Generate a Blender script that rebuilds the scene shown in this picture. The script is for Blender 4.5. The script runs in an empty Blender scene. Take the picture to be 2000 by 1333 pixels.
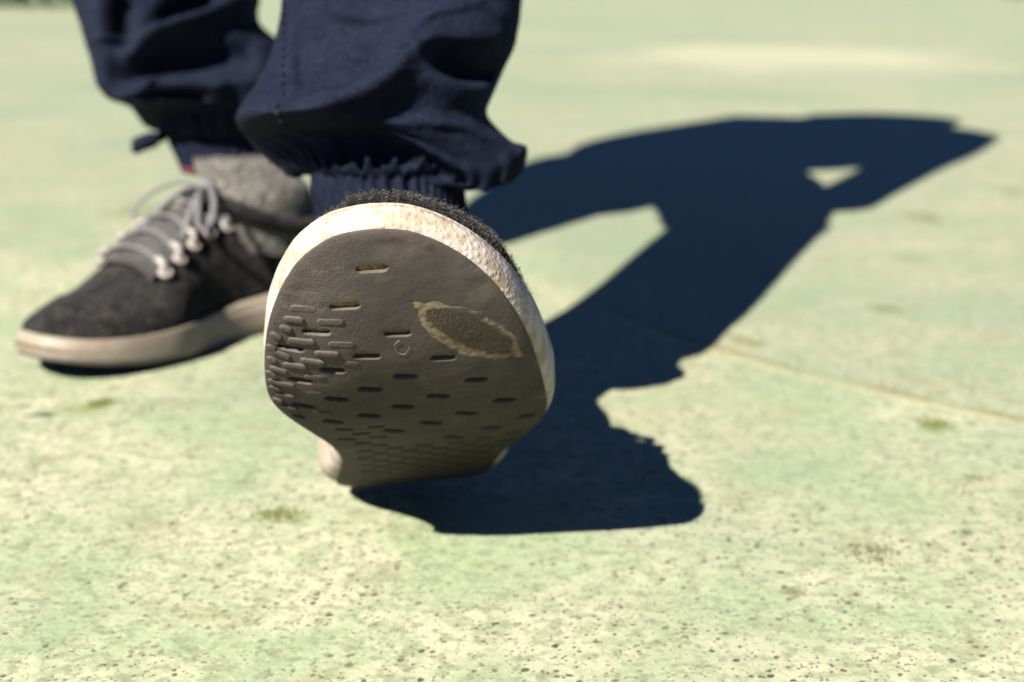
import bpy, bmesh, math, random
import numpy as np
from mathutils import Vector
from mathutils.geometry import delaunay_2d_cdt

# ------------------------------------------------------------------ camera, sky, sun, exposure
SC = bpy.context.scene
COL = SC.collection
CAM_H, CAM_TILT = 0.252, 14.2
cd = bpy.data.cameras.new('camera'); cam = bpy.data.objects.new('camera', cd); COL.objects.link(cam)
cam.location = (0, 0, CAM_H); cam.rotation_euler = (math.radians(90 - CAM_TILT), 0, 0)
cd.lens = 50; cd.sensor_width = 36; cd.clip_start = 0.01; cd.clip_end = 600
cd.dof.use_dof = True; cd.dof.focus_distance = 0.487; cd.dof.aperture_fstop = 8.5
SC.camera = cam

SUN_TO = Vector((-0.64, -1.0, 1.0)).normalized()          # from the ground towards the sun
SUN_EL = math.asin(SUN_TO.z); SUN_AZ = math.atan2(SUN_TO.x, SUN_TO.y)
world = bpy.data.worlds.new('World'); SC.world = world; world.use_nodes = True
wn = world.node_tree; bg = wn.nodes['Background']
sky = wn.nodes.new('ShaderNodeTexSky'); sky.sky_type = 'NISHITA'; sky.sun_disc = False
sky.sun_elevation = SUN_EL; sky.sun_rotation = SUN_AZ; sky.altitude = 1500
sky.air_density = 0.31; sky.dust_density = 0.0; sky.ozone_density = 8.0
wn.links.new(sky.outputs[0], bg.inputs[0]); bg.inputs[1].default_value = 0.05
ld = bpy.data.lights.new('sun', 'SUN'); ld.energy = 5.0; ld.angle = math.radians(0.5); ld.color = (1.0, 0.95, 0.86)
sun = bpy.data.objects.new('sun', ld); COL.objects.link(sun)
sun.rotation_euler = SUN_TO.to_track_quat('Z', 'Y').to_euler(); sun.location = (-2, -2, 4)
SC.view_settings.view_transform = 'Standard'; SC.view_settings.look = 'None'
SC.view_settings.exposure = 2.2; SC.view_settings.gamma = 1.0
SC.render.engine = 'CYCLES'
SC.cycles.use_denoising = True
SC.cycles.max_bounces = 5; SC.cycles.adaptive_threshold = 0.02

rng = np.random.default_rng(7); random.seed(7)

# ------------------------------------------------------------------ helpers
def tag(o, label=None, cat=None, group=None, kind=None):
    if label: o['label'] = label
    if cat: o['category'] = cat
    if group: o['group'] = group
    if kind: o['kind'] = kind
    return o

def empty(name, loc, label=None, cat=None):
    o = bpy.data.objects.new(name, None); COL.objects.link(o); o.location = loc
    o.empty_display_size = 0.02
    return tag(o, label, cat)

def mesh(name, V, Fc, mat, parent=None, uv=None, smooth=True, recalc=True, origin=(0, 0, 0)):
    """one mesh object; V in world metres, stored relative to origin"""
    V = np.asarray(V, float) - np.asarray(origin, float)
    me = bpy.data.meshes.new(name)
    me.from_pydata(V.tolist(), [], [tuple(map(int, f)) for f in Fc])
    if recalc:
        bm = bmesh.new(); bm.from_mesh(me); bmesh.ops.recalc_face_normals(bm, faces=bm.faces); bm.to_mesh(me); bm.free()
    if uv is not None:
        ul = me.uv_layers.new(name='flat')
        vi = np.empty(len(me.loops), np.int32); me.loops.foreach_get('vertex_index', vi)
        ul.data.foreach_set('uv', np.asarray(uv, np.float32)[vi].ravel())
    if smooth: me.polygons.foreach_set('use_smooth', np.ones(len(me.polygons), bool))
    me.update()
    if mat: me.materials.append(mat)
    o = bpy.data.objects.new(name, me); COL.objects.link(o)
    if parent: o.parent = parent
    else: o.location = origin
    return o

def grid_faces(rows, cols, closed=True, off=0):
    f = []
    for r in range(rows - 1):
        for c in range(cols if closed else cols - 1):
            d = (c + 1) % cols
            f.append((off + r * cols + c, off + r * cols + d, off + (r + 1) * cols + d, off + (r + 1) * cols + c))
    return f

def catmull(P, n, closed=False):
    P = np.asarray(P, float); N = len(P)
    if closed: Q = np.vstack([P[-1:], P, P[:2]]); S = N
    else: Q = np.vstack([2 * P[0] - P[1], P, 2 * P[-1] - P[-2]]); S = N - 1
    t = np.linspace(0, S, n, endpoint=not closed); i = np.minimum(t.astype(int), S - 1); f = (t - i)[:, None]
    a, b, c, d = Q[i], Q[i + 1], Q[i + 2], Q[i + 3]
    return 0.5 * (2 * b + (c - a) * f + (2 * a - 5 * b + 4 * c - d) * f ** 2 + (3 * b - a - 3 * c + d) * f ** 3)

def resample(P, n, closed=False):
    Q = np.vstack([P, P[:1]]) if closed else P
    L = np.r_[0, np.cumsum(np.linalg.norm(np.diff(Q, axis=0), axis=1))]
    t = np.linspace(0, L[-1], n, endpoint=not closed)
    return np.stack([np.interp(t, L, Q[:, k]) for k in range(Q.shape[1])], -1)

def tube(path, rad, seg=10, flat=1.0, up=(0, 0, 1), closed=False):
    """swept oval; rad scalar or per point; flat squeezes along 'up'"""
    P = np.asarray(path, float); n = len(P); rad = np.broadcast_to(rad, (n,))
    T = np.gradient(P, axis=0)
    if closed: T = np.roll(P, -1, 0) - np.roll(P, 1, 0)
    T /= np.linalg.norm(T, axis=1)[:, None] + 1e-12
    U = np.broadcast_to(np.asarray(up, float), (n, 3)); S = np.cross(T, U); S /= np.linalg.norm(S, axis=1)[:, None] + 1e-9
    W = np.cross(S, T); a = np.linspace(0, 2 * np.pi, seg, endpoint=False)
    V = (P[:, None] + rad[:, None, None] * (np.cos(a)[None, :, None] * S[:, None] + flat * np.sin(a)[None, :, None] * W[:, None])).reshape(-1, 3)
    F = grid_faces(n, seg)
    if closed: F += [((n - 1) * seg + c, (n - 1) * seg + (c + 1) % seg, (c + 1) % seg, c) for c in range(seg)]
    else: F += [tuple(range(seg))[::-1], tuple((n - 1) * seg + c for c in range(seg))]
    return V, F

def inside(poly, pts):
    x, y = pts[:, 0], pts[:, 1]; r = np.zeros(len(pts), bool); n = len(poly)
    for i in range(n):
        (x1, y1), (x2, y2) = poly[i], poly[(i + 1) % n]
        c = ((y1 > y) != (y2 > y)) & (x < (x2 - x1) * (y - y1) / (y2 - y1 + 1e-15) + x1); r ^= c
    return r

def vnoise(x, y, seed=0):
    """smooth value noise, -1..1"""
    r = np.random.default_rng(seed); G = r.uniform(-1, 1, (64, 64))
    xi = np.floor(x).astype(int); yi = np.floor(y).astype(int); fx = x - xi; fy = y - yi
    fx = fx * fx * (3 - 2 * fx); fy = fy * fy * (3 - 2 * fy)
    g = lambda a, b: G[a % 64, b % 64]
    return (g(xi, yi) * (1 - fx) + g(xi + 1, yi) * fx) * (1 - fy) + (g(xi, yi + 1) * (1 - fx) + g(xi + 1, yi + 1) * fx) * fy

# ------------------------------------------------------------------ materials
class NT:
    def __init__(s, name, rough=0.8, spec=0.3):
        s.m = bpy.data.materials.new(name); s.m.use_nodes = True; s.t = s.m.node_tree
        s.b = s.t.nodes['Principled BSDF']; s.b.inputs['Roughness'].default_value = rough
        s.b.inputs['Specular IOR Level'].default_value = spec
    def n(s, typ, **kw):
        x = s.t.nodes.new('ShaderNode' + typ)
        for k, v in kw.items(): setattr(x, k, v)
        return x
    def l(s, a, b): s.t.links.new(a, b)
    def put(s, v, sock):
        if isinstance(v, (int, float)): sock.default_value = v
        elif isinstance(v, tuple): sock.default_value = v if len(v) == len(sock.default_value) else (*v, 1.0)
        else: s.l(v, sock)
    def math(s, op, a, b=0.0, c=None, clamp=False):
        x = s.n('Math', operation=op); x.use_clamp = clamp; s.put(a, x.inputs[0]); s.put(b, x.inputs[1])
        if c is not None: s.put(c, x.inputs[2])
        return x.outputs[0]
    def mix(s, fac, a, b, blend='MIX'):
        x = s.n('Mix', data_type='RGBA', blend_type=blend); s.put(fac, x.inputs[0]); s.put(a, x.inputs[6]); s.put(b, x.inputs[7]); return x.outputs[2]
    def noise(s, vec, scale, detail=4, rough=0.55, dist=0.0):
        x = s.n('TexNoise'); s.l(vec, x.inputs['Vector']); x.inputs['Scale'].default_value = scale; x.inputs['Detail'].default_value = detail
        x.inputs['Roughness'].default_value = rough; x.inputs['Distortion'].default_value = dist; return x.outputs['Fac']
    def voro(s, vec, scale, feature='F1', rnd=1.0):
        x = s.n('TexVoronoi', feature=feature); s.l(vec, x.inputs['Vector']); x.inputs['Scale'].default_value = scale
        x.inputs['Randomness'].default_value = rnd; return x
    def ramp(s, v, lo, hi, a=0.0, b=1.0, smooth=True):
        x = s.n('MapRange', interpolation_type='SMOOTHSTEP' if smooth else 'LINEAR'); s.put(v, x.inputs[0])
        for k, q in zip((1, 2, 3, 4), (lo, hi, a, b)): x.inputs[k].default_value = q
        return x.outputs[0]
    def bump(s, h, strength, dist, prev=None):
        x = s.n('Bump'); x.inputs['Strength'].default_value = strength; x.inputs['Distance'].default_value = dist; s.l(h, x.inputs['Height'])
        if prev is not None: s.l(prev, x.inputs['Normal'])
        return x.outputs[0]
    def obj(s): return s.n('TexCoord').outputs['Object']
    def uv(s): 
        x = s.n('UVMap'); x.uv_map = 'flat'; return x.outputs[0]
    def color(s, c, k=1.0):
        if k != 1.0: c = s.mix(1.0, c, (k, k, k), 'MULTIPLY')
        s.put(c, s.b.inputs['Base Color'])
    def normal(s, nn): s.l(nn, s.b.inputs['Normal'])
    def scalevec(s, v, k):
        x = s.n('VectorMath', operation='MULTIPLY'); s.l(v, x.inputs[0]); x.inputs[1].default_value = k; return x.outputs[0]

def mat_ground():
    M = NT('painted_concrete', 0.75, 0.2); P = M.n('NewGeometry').outputs['Position']
    sep = M.n('SeparateXYZ'); M.l(P, sep.inputs[0]); X, Y = sep.outputs[0], sep.outputs[1]
    mid = M.noise(P, 9, 4, .62, .3); fine = M.noise(P, 60, 4, .7); grit = M.noise(P, 300, 2, .6); big = M.noise(P, 1.7, 2, .6)
    # the boundary between the two coats of paint runs as a curve over the floor
    yc = M.math('MINIMUM', Y, 1.225); yy = M.math('MULTIPLY', yc, yc)
    g = M.math('ADD', M.math('ADD', M.math('MULTIPLY', yy, 1.357), M.math('MULTIPLY', yc, -3.345)), 2.106)
    sd = M.math('ADD', M.math('SUBTRACT', X, g), M.math('MULTIPLY', M.math('SUBTRACT', fine, .5), .006))
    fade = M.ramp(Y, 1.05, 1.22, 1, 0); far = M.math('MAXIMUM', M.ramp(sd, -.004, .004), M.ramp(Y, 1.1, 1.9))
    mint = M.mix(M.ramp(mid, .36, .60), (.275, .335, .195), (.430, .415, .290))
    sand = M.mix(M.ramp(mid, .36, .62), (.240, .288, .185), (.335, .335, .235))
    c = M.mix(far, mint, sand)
    c = M.mix(M.ramp(big, .48, .66, 0, .45), c, (.330, .300, .195))
    c = M.mix(M.ramp(fine, .44, .68, 0, .75), c, (.205, .245, .135))
    c = M.mix(M.ramp(grit, .50, .72, 0, .6), c, (.46, .43, .30)); c = M.mix(M.ramp(M.noise(P, 135, 2, .6), .48, .66, 0, .7), c, (.185, .205, .120))
    c = M.mix(M.ramp(M.noise(P, 4.5, 3, .65, .4), .47, .66, 0, .5), c, (.205, .262, .160)); c = M.mix(M.ramp(M.noise(P, 21, 3, .6), .56, .70, 0, .55), c, (.235, .225, .125))
    ad = M.math('ADD', M.math('ABSOLUTE', sd), M.math('MULTIPLY', M.math('SUBTRACT', 1.0, fade), .02))
    c = M.mix(M.math('MULTIPLY', M.ramp(ad, .002, .008, 1, 0), M.ramp(fine, .36, .62, .2, .9)), c, (.43, .38, .21))
    dd = M.math('ADD', M.math('ABSOLUTE', M.math('SUBTRACT', sd, .012)), M.math('MULTIPLY', M.math('SUBTRACT', 1.0, fade), .02))
    c = M.mix(M.math('MULTIPLY', M.ramp(dd, .001, .013, 1, 0), M.ramp(mid, .40, .56, .15, .8)), c, (.20, .17, .07))
    c = M.mix(M.ramp(M.noise(P, .85, 4, .6, .5), .46, .60, 0, .55), c, (.195, .245, .160))
    # pits: small dark pinholes with ragged edges, crowding in patches
    wp = M.n('VectorMath', operation='ADD'); M.l(P, wp.inputs[0]); M.l(M.math('MULTIPLY', grit, .004), wp.inputs[1])
    pits = None
    for scale, dens, r, amt in ((250, .45, .40, 1.0), (560, .40, .46, .9)):
        v = M.voro(wp.outputs[0], scale); ss = M.n('SeparateColor'); M.l(v.outputs['Color'], ss.inputs[0])
        on = M.ramp(ss.outputs[0], dens, dens + .25, 0, amt); rr = M.math('MULTIPLY', ss.outputs[1], r)
        hole = M.math('MULTIPLY', M.ramp(M.math('SUBTRACT', v.outputs['Distance'], rr), -.08, .10, 1, 0), on)
        pits = hole if pits is None else M.math('MAXIMUM', pits, hole)
    pits = M.math('MULTIPLY', pits, M.ramp(mid, .32, .58, .45, 1))
    c = M.mix(M.math('MULTIPLY', pits, .95), c, (.050, .040, .024))
    # algae and rust stains with shapes of their own
    at = M.n('Attribute', attribute_name='stain')
    c = M.mix(M.ramp(M.math('ADD', at.outputs['Alpha'], M.math('ADD', M.math('MULTIPLY', M.math('SUBTRACT', fine, .5), 1.5), M.math('MULTIPLY', M.math('SUBTRACT', big, .5), 1.2))), .30, .85, 0, .85), c, at.outputs['Color'])
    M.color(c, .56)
    M.normal(M.bump(M.math('SUBTRACT', M.math('MULTIPLY', fine, .7), M.math('MULTIPLY', grit, .25)), .6, .0016))
    return M.m

STAINS = [(.30, 1.10, .030, .025, (.20, .22, .09), .8), (.45, 1.55, .035, .06, (.20, .22, .10), .8), (.62, 1.75, .03, .05, (.20, .24, .12), .7), (.36, .92, .016, .014, (.16, .18, .08), .75), (.22, 1.22, .02, .03, (.22, .20, .08), .7), (-.42, 1.6, .06, .08, (.24, .30, .14), .7), (.12, .56, .010, .008, (.12, .12, .06), .7), (-.20, .54, .008, .006, (.10, .10, .05), .7), (-.112, .650, .018, .020, (.20, .27, .06), .85), (-.258, .835, .022, .022, (.25, .32, .08), .7),
          (-.283, .815, .016, .008, (.05, .08, .04), .85), (-.300, .835, .007, .006, (.05, .05, .04), .8), (-.293, .768, .005, .006, (.06, .07, .05), .8),
          (.250, .795, .020, .022, (.22, .30, .08), .75), (.170, .995, .016, .020, (.26, .24, .07), .75), (.262, .960, .028, .022, (.30, .30, .16), .5),
          (-.134, .625, .0045, .004, (.12, .07, .02), .8), (.258, .905, .010, .012, (.28, .28, .08), .6), (.38, 1.32, .03, .04, (.25, .30, .10), .6),
          (.300, 2.0, .20, .10, (.60, .54, .38), .5), (-.29, .86, .005, .005, (.06, .05, .03), .8), (-.345, .84, .010, .007, (.03, .12, .06), .8),
          (.215, .63, .004, .005, (.10, .12, .06), .7), (.95, 5.0, .62, 1.1, (.60, .58, .40), 1.0), (.3, 3.4, .35, .22, (.30, .40, .22), .5), (-.9, 3.0, .5, .2, (.34, .46, .27), .6),
          (.245, .71, .012, .010, (.10, .16, .07), .55), (-.39, .575, .010, .004, (.14, .17, .06), .7), (.07, .72, .018, .012, (.20, .20, .12), .4)]

def mat_rubber():
    M = NT('outsole_rubber', 0.7, 0.16); uv = M.uv(); sx = M.n('SeparateXYZ'); M.l(uv, sx.inputs[0]); U, Vv = sx.outputs[0], sx.outputs[1]
    big = M.noise(uv, 26, 4, .6); mid = M.noise(uv, 110, 4, .6); fine = M.noise(uv, 900, 3, .6); lea = M.voro(uv, 1300)
    c = M.mix(M.ramp(big, .3, .7), (.030, .0245, .0205), (.046, .038, .032)); c = M.mix(M.ramp(M.math('ADD', U, M.math('MULTIPLY', M.math('SUBTRACT', mid, .5), .05)), .165, .235, 0, .9), c, M.mix(M.ramp(big, .3, .7), (.062, .053, .048), (.092, .080, .073)))  # sunlit toe and shaded rear painted into the rubber's base colour
    c = M.mix(M.ramp(mid, .55, .75, 0, .5), c, (0.0462, 0.0396, 0.0264))
    dust = M.ramp(M.noise(uv, 2600, 2), .66, .75, 0, .7); c = M.mix(dust, c, (.16, .14, .10))
    spk = M.voro(uv, 260); sk = M.n('SeparateColor'); M.l(spk.outputs['Color'], sk.inputs[0])
    sp = M.math('MULTIPLY', M.ramp(spk.outputs['Distance'], .05, .10, 1, 0), M.ramp(sk.outputs[0], .80, .82)); c = M.mix(M.math('MULTIPLY', sp, .8), c, (.26, .22, .15))
    st = M.noise(M.scalevec(uv, (1.0, .22, 1.0)), 330, 3, .7); c = M.mix(M.math('MULTIPLY', M.ramp(st, .56, .70, 0, .55), M.ramp(big, .40, .62)), c, (.15, .125, .10)); c = M.mix(M.ramp(M.noise(uv, 42, 3, .7), .54, .70, 0, .45), c, (.125, .105, .085))
    # olive tint towards the heel: bounce light from the ground, put into the colour
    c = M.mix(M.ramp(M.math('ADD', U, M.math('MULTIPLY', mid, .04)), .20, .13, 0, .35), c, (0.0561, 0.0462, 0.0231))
    # abraded leaf shape: tan ring around a sanded dark centre (axis runs from toe to the outer edge)
    ca, sa = math.cos(math.radians(-43)), math.sin(math.radians(-43)); u0, v0 = .2282, .0230
    du = M.math('SUBTRACT', U, u0); dv = M.math('SUBTRACT', Vv, v0)
    A = M.math('ADD', M.math('MULTIPLY', dv, ca), M.math('MULTIPLY', du, sa)); Bq = M.math('SUBTRACT', M.math('MULTIPLY', du, ca), M.math('MULTIPLY', dv, sa))
    An = M.math('MULTIPLY', A, 1 / .0285); wid = M.math('MULTIPLY', M.math('SUBTRACT', 1.0, M.math('MULTIPLY', An, An)), .0103)
    edge = M.math('SUBTRACT', M.math('ABSOLUTE', Bq), wid); edge = M.math('ADD', edge, M.math('MULTIPLY', M.math('SUBTRACT', mid, .5), .0065)); thick = M.math('ADD', M.math('ADD', M.math('MULTIPLY', M.math('SUBTRACT', M.noise(uv, 90, 2), .55), .009), M.math('MULTIPLY', Bq, -.22)), M.ramp(M.math('ABSOLUTE', An), .6, 1.0, 0, .003))
    edge = M.math('ADD', edge, M.math('MULTIPLY', M.math('SUBTRACT', fine, .5), .0022))
    ring = M.math('MULTIPLY', M.ramp(M.math('ADD', edge, thick), -.0046, -.0020), M.math('MULTIPLY', M.ramp(edge, -.0003, .0004, 1, 0), M.ramp(M.math('ABSOLUTE', An), .96, 1.03, 1, 0))); core = M.ramp(edge, -.0030, -.0020, 1, 0)
    c = M.mix(M.math('MULTIPLY', core, .75), c, (0.0264, 0.0218, 0.0139)); c = M.mix(M.math('MULTIPLY', ring, M.ramp(M.noise(uv, 420, 3), .34, .62, .25, 1)), c, (.26, .205, .125))
    for (bu, bv, r) in ((.2713, .009, .0022), (.2095, .0388, .0022)):
        d = M.n('VectorMath', operation='DISTANCE'); M.l(uv, d.inputs[0]); d.inputs[1].default_value = (bu, bv, 0)
        c = M.mix(M.ramp(M.math('ADD', d.outputs['Value'], M.math('MULTIPLY', M.math('SUBTRACT', fine, .5), .004)), r * .4, r * 1.2, .8, 0), c, (.05, .035, .022))
    c = M.mix(M.math('MULTIPLY', core, M.ramp(M.noise(uv, 1100, 3), .48, .66, .1, .75)), c, (.13, .10, .062)); M.color(M.mix(1.0, c, (1.04, 1.0, .97), 'MULTIPLY'), .50); M.l(M.ramp(fine, .2, .8, .55, .75), M.b.inputs['Roughness'])
    wear = M.ramp(Vv, -.030, -.005, 1, .25)
    h = M.math('ADD', M.math('MULTIPLY', lea.outputs['Distance'], .8), fine); h = M.math('MULTIPLY', h, wear)
    n1 = M.bump(h, .45, .00035); n2 = M.bump(M.math('ADD', mid, M.math('MULTIPLY', big, 2.0)), .5, .0008, n1)
    n3 = M.bump(M.math('MULTIPLY', ring, -1.0), .6, .0006, n2); M.normal(n3)
    return M.m

def mat_midsole(front):
    M = NT('midsole_foam', 0.62, 0.3); uv = M.obj()
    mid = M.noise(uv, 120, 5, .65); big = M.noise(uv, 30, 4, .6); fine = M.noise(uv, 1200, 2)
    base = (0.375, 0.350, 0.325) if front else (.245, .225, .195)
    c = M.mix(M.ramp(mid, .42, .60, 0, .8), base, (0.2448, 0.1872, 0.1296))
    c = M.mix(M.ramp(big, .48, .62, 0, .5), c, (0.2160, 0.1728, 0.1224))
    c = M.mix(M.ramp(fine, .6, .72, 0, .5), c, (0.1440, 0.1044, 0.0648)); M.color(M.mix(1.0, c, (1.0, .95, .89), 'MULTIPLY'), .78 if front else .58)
    v = M.voro(uv, 400, 'F1', .5); dm = M.ramp(v.outputs['Distance'], .25, .55, 1, 0)
    n1 = M.bump(dm, .36 if front else .15, .0005); M.normal(M.bump(mid, .12, .0005, n1))
    return M.m

def mat_knit(name, dark, light, bias=.5, scale=1.0, bumpd=.0012):
    M = NT(name, 0.95, 0.04); P = M.obj(); a = M.noise(P, 520 * scale, 3, .7); b = M.voro(P, 420 * scale).outputs['Distance']; big = M.noise(P, 22, 3)
    f = M.ramp(M.math('ADD', M.math('MULTIPLY', a, .7), M.math('MULTIPLY', M.math('SUBTRACT', .6, b), .5)), bias - .13, bias + .13)
    c = M.mix(f, dark, light); c = M.mix(M.ramp(big, .45, .65, 0, .35), c, tuple(x * .6 for x in light)); c = M.mix(M.ramp(M.noise(P, 70, 3, .6), .45, .62, 0, .55), c, tuple(x * .45 for x in dark)); M.color(c, .54)
    M.normal(M.bump(M.math('SUBTRACT', a, b), .8, bumpd)); M.b.inputs['Sheen Weight'].default_value = .02
    return M.m

def mat_cloth():
    M = NT('navy_cotton', 0.9, 0.06); P = M.obj(); a = M.noise(P, 45, 4, .6); w = M.noise(P, 12, 3)
    wv = M.n('TexWave', wave_type='BANDS', bands_direction='DIAGONAL'); M.l(P, wv.inputs['Vector']); wv.inputs['Scale'].default_value = 330; wv.inputs['Distortion'].default_value = 1.5
    f = M.noise(P, 900, 2)
    c = M.mix(M.ramp(a, .35, .7), (.0020, .0029, .0078), (.0039, .0051, .0120)); c = M.mix(M.ramp(w, .42, .7, 0, .5), c, (.0066, .0084, .0160)); c = M.mix(M.ramp(f, .50, .70, 0, .6), c, (.0150, .0178, .0305)); M.color(c)
    n1 = M.bump(M.math('ADD', M.math('MULTIPLY', wv.outputs['Fac'], .5), f), .5, .0005); M.normal(M.bump(a, .7, .004, n1))
    return M.m

def mat_plain(name, col, rough=.7, spec=.3, var=.25, scale=200, metal=0):
    M = NT(name, rough, spec); P = M.obj(); a = M.noise(P, scale, 3)
    M.color(M.mix(M.ramp(a, .3, .7), tuple(x * (1 - var) for x in col), tuple(min(1, x * (1 + var)) for x in col))); M.normal(M.bump(a, .3, .0004)); M.b.inputs['Metallic'].default_value = metal
    return M.m

def mat_island(name, a, b, rough=.9):
    M = NT(name, rough, .1); r = M.n('NewGeometry').outputs['Random Per Island']; M.color(M.mix(r, a, b)); return M.m

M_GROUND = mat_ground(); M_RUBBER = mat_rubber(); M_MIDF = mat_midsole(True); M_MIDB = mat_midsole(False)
M_KNITF = mat_knit('black_wool_knit', (.004, .004, .004), (.075, .070, .058), .66)
M_KNITB = mat_knit('charcoal_wool_knit', (0.0131, 0.0120, 0.0120), (0.0655, 0.0612, 0.0568), .5, .8)
M_TONGUE = mat_knit('grey_tongue_knit', (0.0612, 0.0576, 0.0576), (0.1224, 0.1152, 0.1152), .45, .8)
M_SOCK = mat_knit('grey_sock_knit', (00.0911, 00.0850, 00.0752), (00.2430, 00.2247, 00.2005), .5, .55, .002)
M_CLOTH = mat_cloth()
M_CORE = mat_plain('foam_core', (0.1309, 0.0855, 0.0352), 0.7200, .1, .45, 700)
M_LACE = mat_plain('grey_lace', (0.0790, 0.0748, 0.0769), 0.7020, .1, .2, 900)
M_EYE = mat_plain('pale_eyelet', (0.1776, 0.1569, 0.1362), .45, .5, .15, 300)
M_FUZZ = mat_island('wool_fibre', (0.0008, 0.0008, 0.0008), (0.0880, 0.0800, 0.0640))
M_RED = mat_plain('red_sock_band', (.05, .010, .016), .9, .1)
M_STITCH = mat_plain('dark_stitch', (.008, .009, .018), .9, .1)
M_FIBRE = mat_plain('pale_fibre', (0.2220, 0.2072, 0.1776), .6, .3)
M_JACKET = mat_plain('dark_jacket', (.03, .032, .05), .9, .1, .3, 60)
M_STOOL = mat_plain('grey_stool', (.30, .30, .29), .7, .3, .2, 30)
M_MOSS = mat_island('moss', (0.0355, 0.0533, 0.0118), (0.1006, 0.1006, 0.0296)); M_DRY = mat_island('dry_moss', (.045, .036, .016), (.12, .105, .058))
M_LEAF = mat_island('hedge_leaf', (.012, .028, .012), (.04, .07, .03))

# ------------------------------------------------------------------ ground (one sheet out to the horizon)
gx = np.r_[-300, -80, -20, -6, -2, np.arange(-1, -.46, .02), np.arange(-.46, .46, .004), np.arange(.46, 1.4, .02), 2, 6, 20, 80, 300]; gy = np.r_[-60, -10, -2, 0, .3, np.arange(.42, 1.42, .004), np.arange(1.42, 5.5, .03), np.arange(5.5, 9, .1), 20, 60, 150, 400]
GX, GY = np.meshgrid(gx, gy); GV = np.stack([GX.ravel(), GY.ravel(), np.zeros(GX.size)], -1)
o = mesh('ground', GV, grid_faces(len(gy), len(gx), closed=False), M_GROUND, smooth=False, recalc=False); tag(o, 'pale green worn painted concrete ground with pits and stains', kind='structure')
SA = np.zeros((len(GV), 4), np.float32)
for (sx_, sy_, ra, rb, col, amt) in STAINS:
    q = np.exp(-(((GV[:, 0] - sx_) / ra) ** 2 + ((GV[:, 1] - sy_) / rb) ** 2) * .9) * amt; m = q > SA[:, 3]; SA[m, :3] = np.array(col) * .62; SA[m, 3] = q[m]
o.data.color_attributes.new('stain', 'FLOAT_COLOR', 'POINT').data.foreach_set('color', SA.ravel())

# ------------------------------------------------------------------ shoes
OUT = np.array([(280.2, -11.6), (279.5, -21.3), (277.2, -27.5), (272.2, -34.1), (267.0, -38.7), (258.3, -43.6), (249.0, -47.4), (238.7, -50.5), (226.3, -52.8), (213.8, -54.3), (198.5, -55.2), (185.3, -54.5), (175.2, -51.4), (164.2, -45.9), (150.2, -39.5), (133.9, -33.9), (110.0, -31.4), (85.0, -33.4), (60.0, -36.9), (40.0, -38.0), (22.0, -34.4), (9.0, -26.3), (2.0, -14.2), (0.0, 0.0), (2.0, 13.2), (9.0, 25.3), (22.0, 33.4), (40.0, 36.9), (65.0, 38.0), (88.0, 41.5), (106.0, 47.9), (122.0, 53.6), (139.4, 56.7), (157.7, 56.7), (178.9, 54.0), (199.5, 50.4), (219.6, 45.7), (236.2, 39.7), (251.0, 32.3), (262.5, 23.7), (270.2, 15.3), (275.5, 7.1), (278.9, -1.0)]) / 1000
NO = 150
OUTL = resample(catmull(OUT, 600, True), NO, True)
KU = np.array([0, .03, .07, .12, .16, .19, .22, .25, .275, .30])
def Tm(u): return np.interp(u, [0, .06, .13, .2, .26, .29], [.031, .031, .026, .021, .0165, .0155])
def Hu(u): return np.interp(u, [0, .03, .06, .10, .13, .16, .19, .22, .25, .27, .3], [.088, .093, .098, .101, .097, .084, .070, .058, .048, .043, .038])
def medial(u): # inner / outer edge of the sole at length u
    h = OUTL[:, 1] < np.interp(OUTL[:, 0], [0, .280], [0, -.0115]); a = OUTL[h]; a = a[np.argsort(a[:, 0])]; b = OUTL[~h]; b = b[np.argsort(b[:, 0])]
    return np.interp(u, a[:, 0], a[:, 1]), np.interp(u, b[:, 0], b[:, 1])

class Bend:
    """maps flat shoe coordinates (length u, across v, height w) to the posed shoe"""
    def __init__(s, x0, y0, z0, psi, rho, phi, mirror=1, cm=5, cl=3):
        us = np.linspace(-.02, .32, 341); ph = np.interp(us, KU, np.radians(phi)); ph = np.convolve(np.pad(ph, 7, 'edge'), np.ones(15) / 15, 'valid'); du = us[1] - us[0]
        S = np.cumsum(np.cos(ph)) * du; Z = np.cumsum(np.sin(ph)) * du; i0 = np.argmin(abs(us))
        s.us, s.ph, s.S, s.Z = us, ph, S - S[i0], Z - Z[i0]; s.m = mirror; s.o = np.array([x0, y0, z0]); s.rho = rho; s.cm, s.cl = cm, cl
        s.t = np.array([math.sin(psi), -math.cos(psi), 0]); s.l = np.array([math.cos(psi), math.sin(psi), 0]); s.base = np.array([x0, y0, 0.0])
    def __call__(s, u, v, w):
        u, v, w = np.broadcast_arrays(np.asarray(u, float), v, w)
        w = w + np.where(v < 0, s.cm * np.maximum(0, -v - .02) ** 2, s.cl * np.maximum(0, v - .02) ** 2)
        S, Z, PH = (np.interp(u, s.us, q) for q in (s.S, s.Z, s.ph)); b = v * s.m
        a = S - w * np.sin(PH); c = Z + w * np.cos(PH) + b * math.sin(s.rho); b = b * math.cos(s.rho)
        return s.o + a[..., None] * s.t + b[..., None] * s.l + c[..., None] * np.array([0, 0, 1.0])

def capsule(cu, cv, eu, ev, r, n=6, grow=0.0):
    e = np.array([eu, ev]); L = np.linalg.norm(e); d = e / L; p = np.array([-d[1], d[0]]); hl = max(L - r, .0004); a = np.linspace(-np.pi / 2, np.pi / 2, n); R = r + grow
    A = np.array([cu, cv]) + d * hl + R * (np.cos(a)[:, None] * d + np.sin(a)[:, None] * p)
    B = np.array([cu, cv]) - d * hl - R * (np.cos(a)[:, None] * d + np.sin(a)[:, None] * p)
    return np.vstack([A, B])

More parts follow.
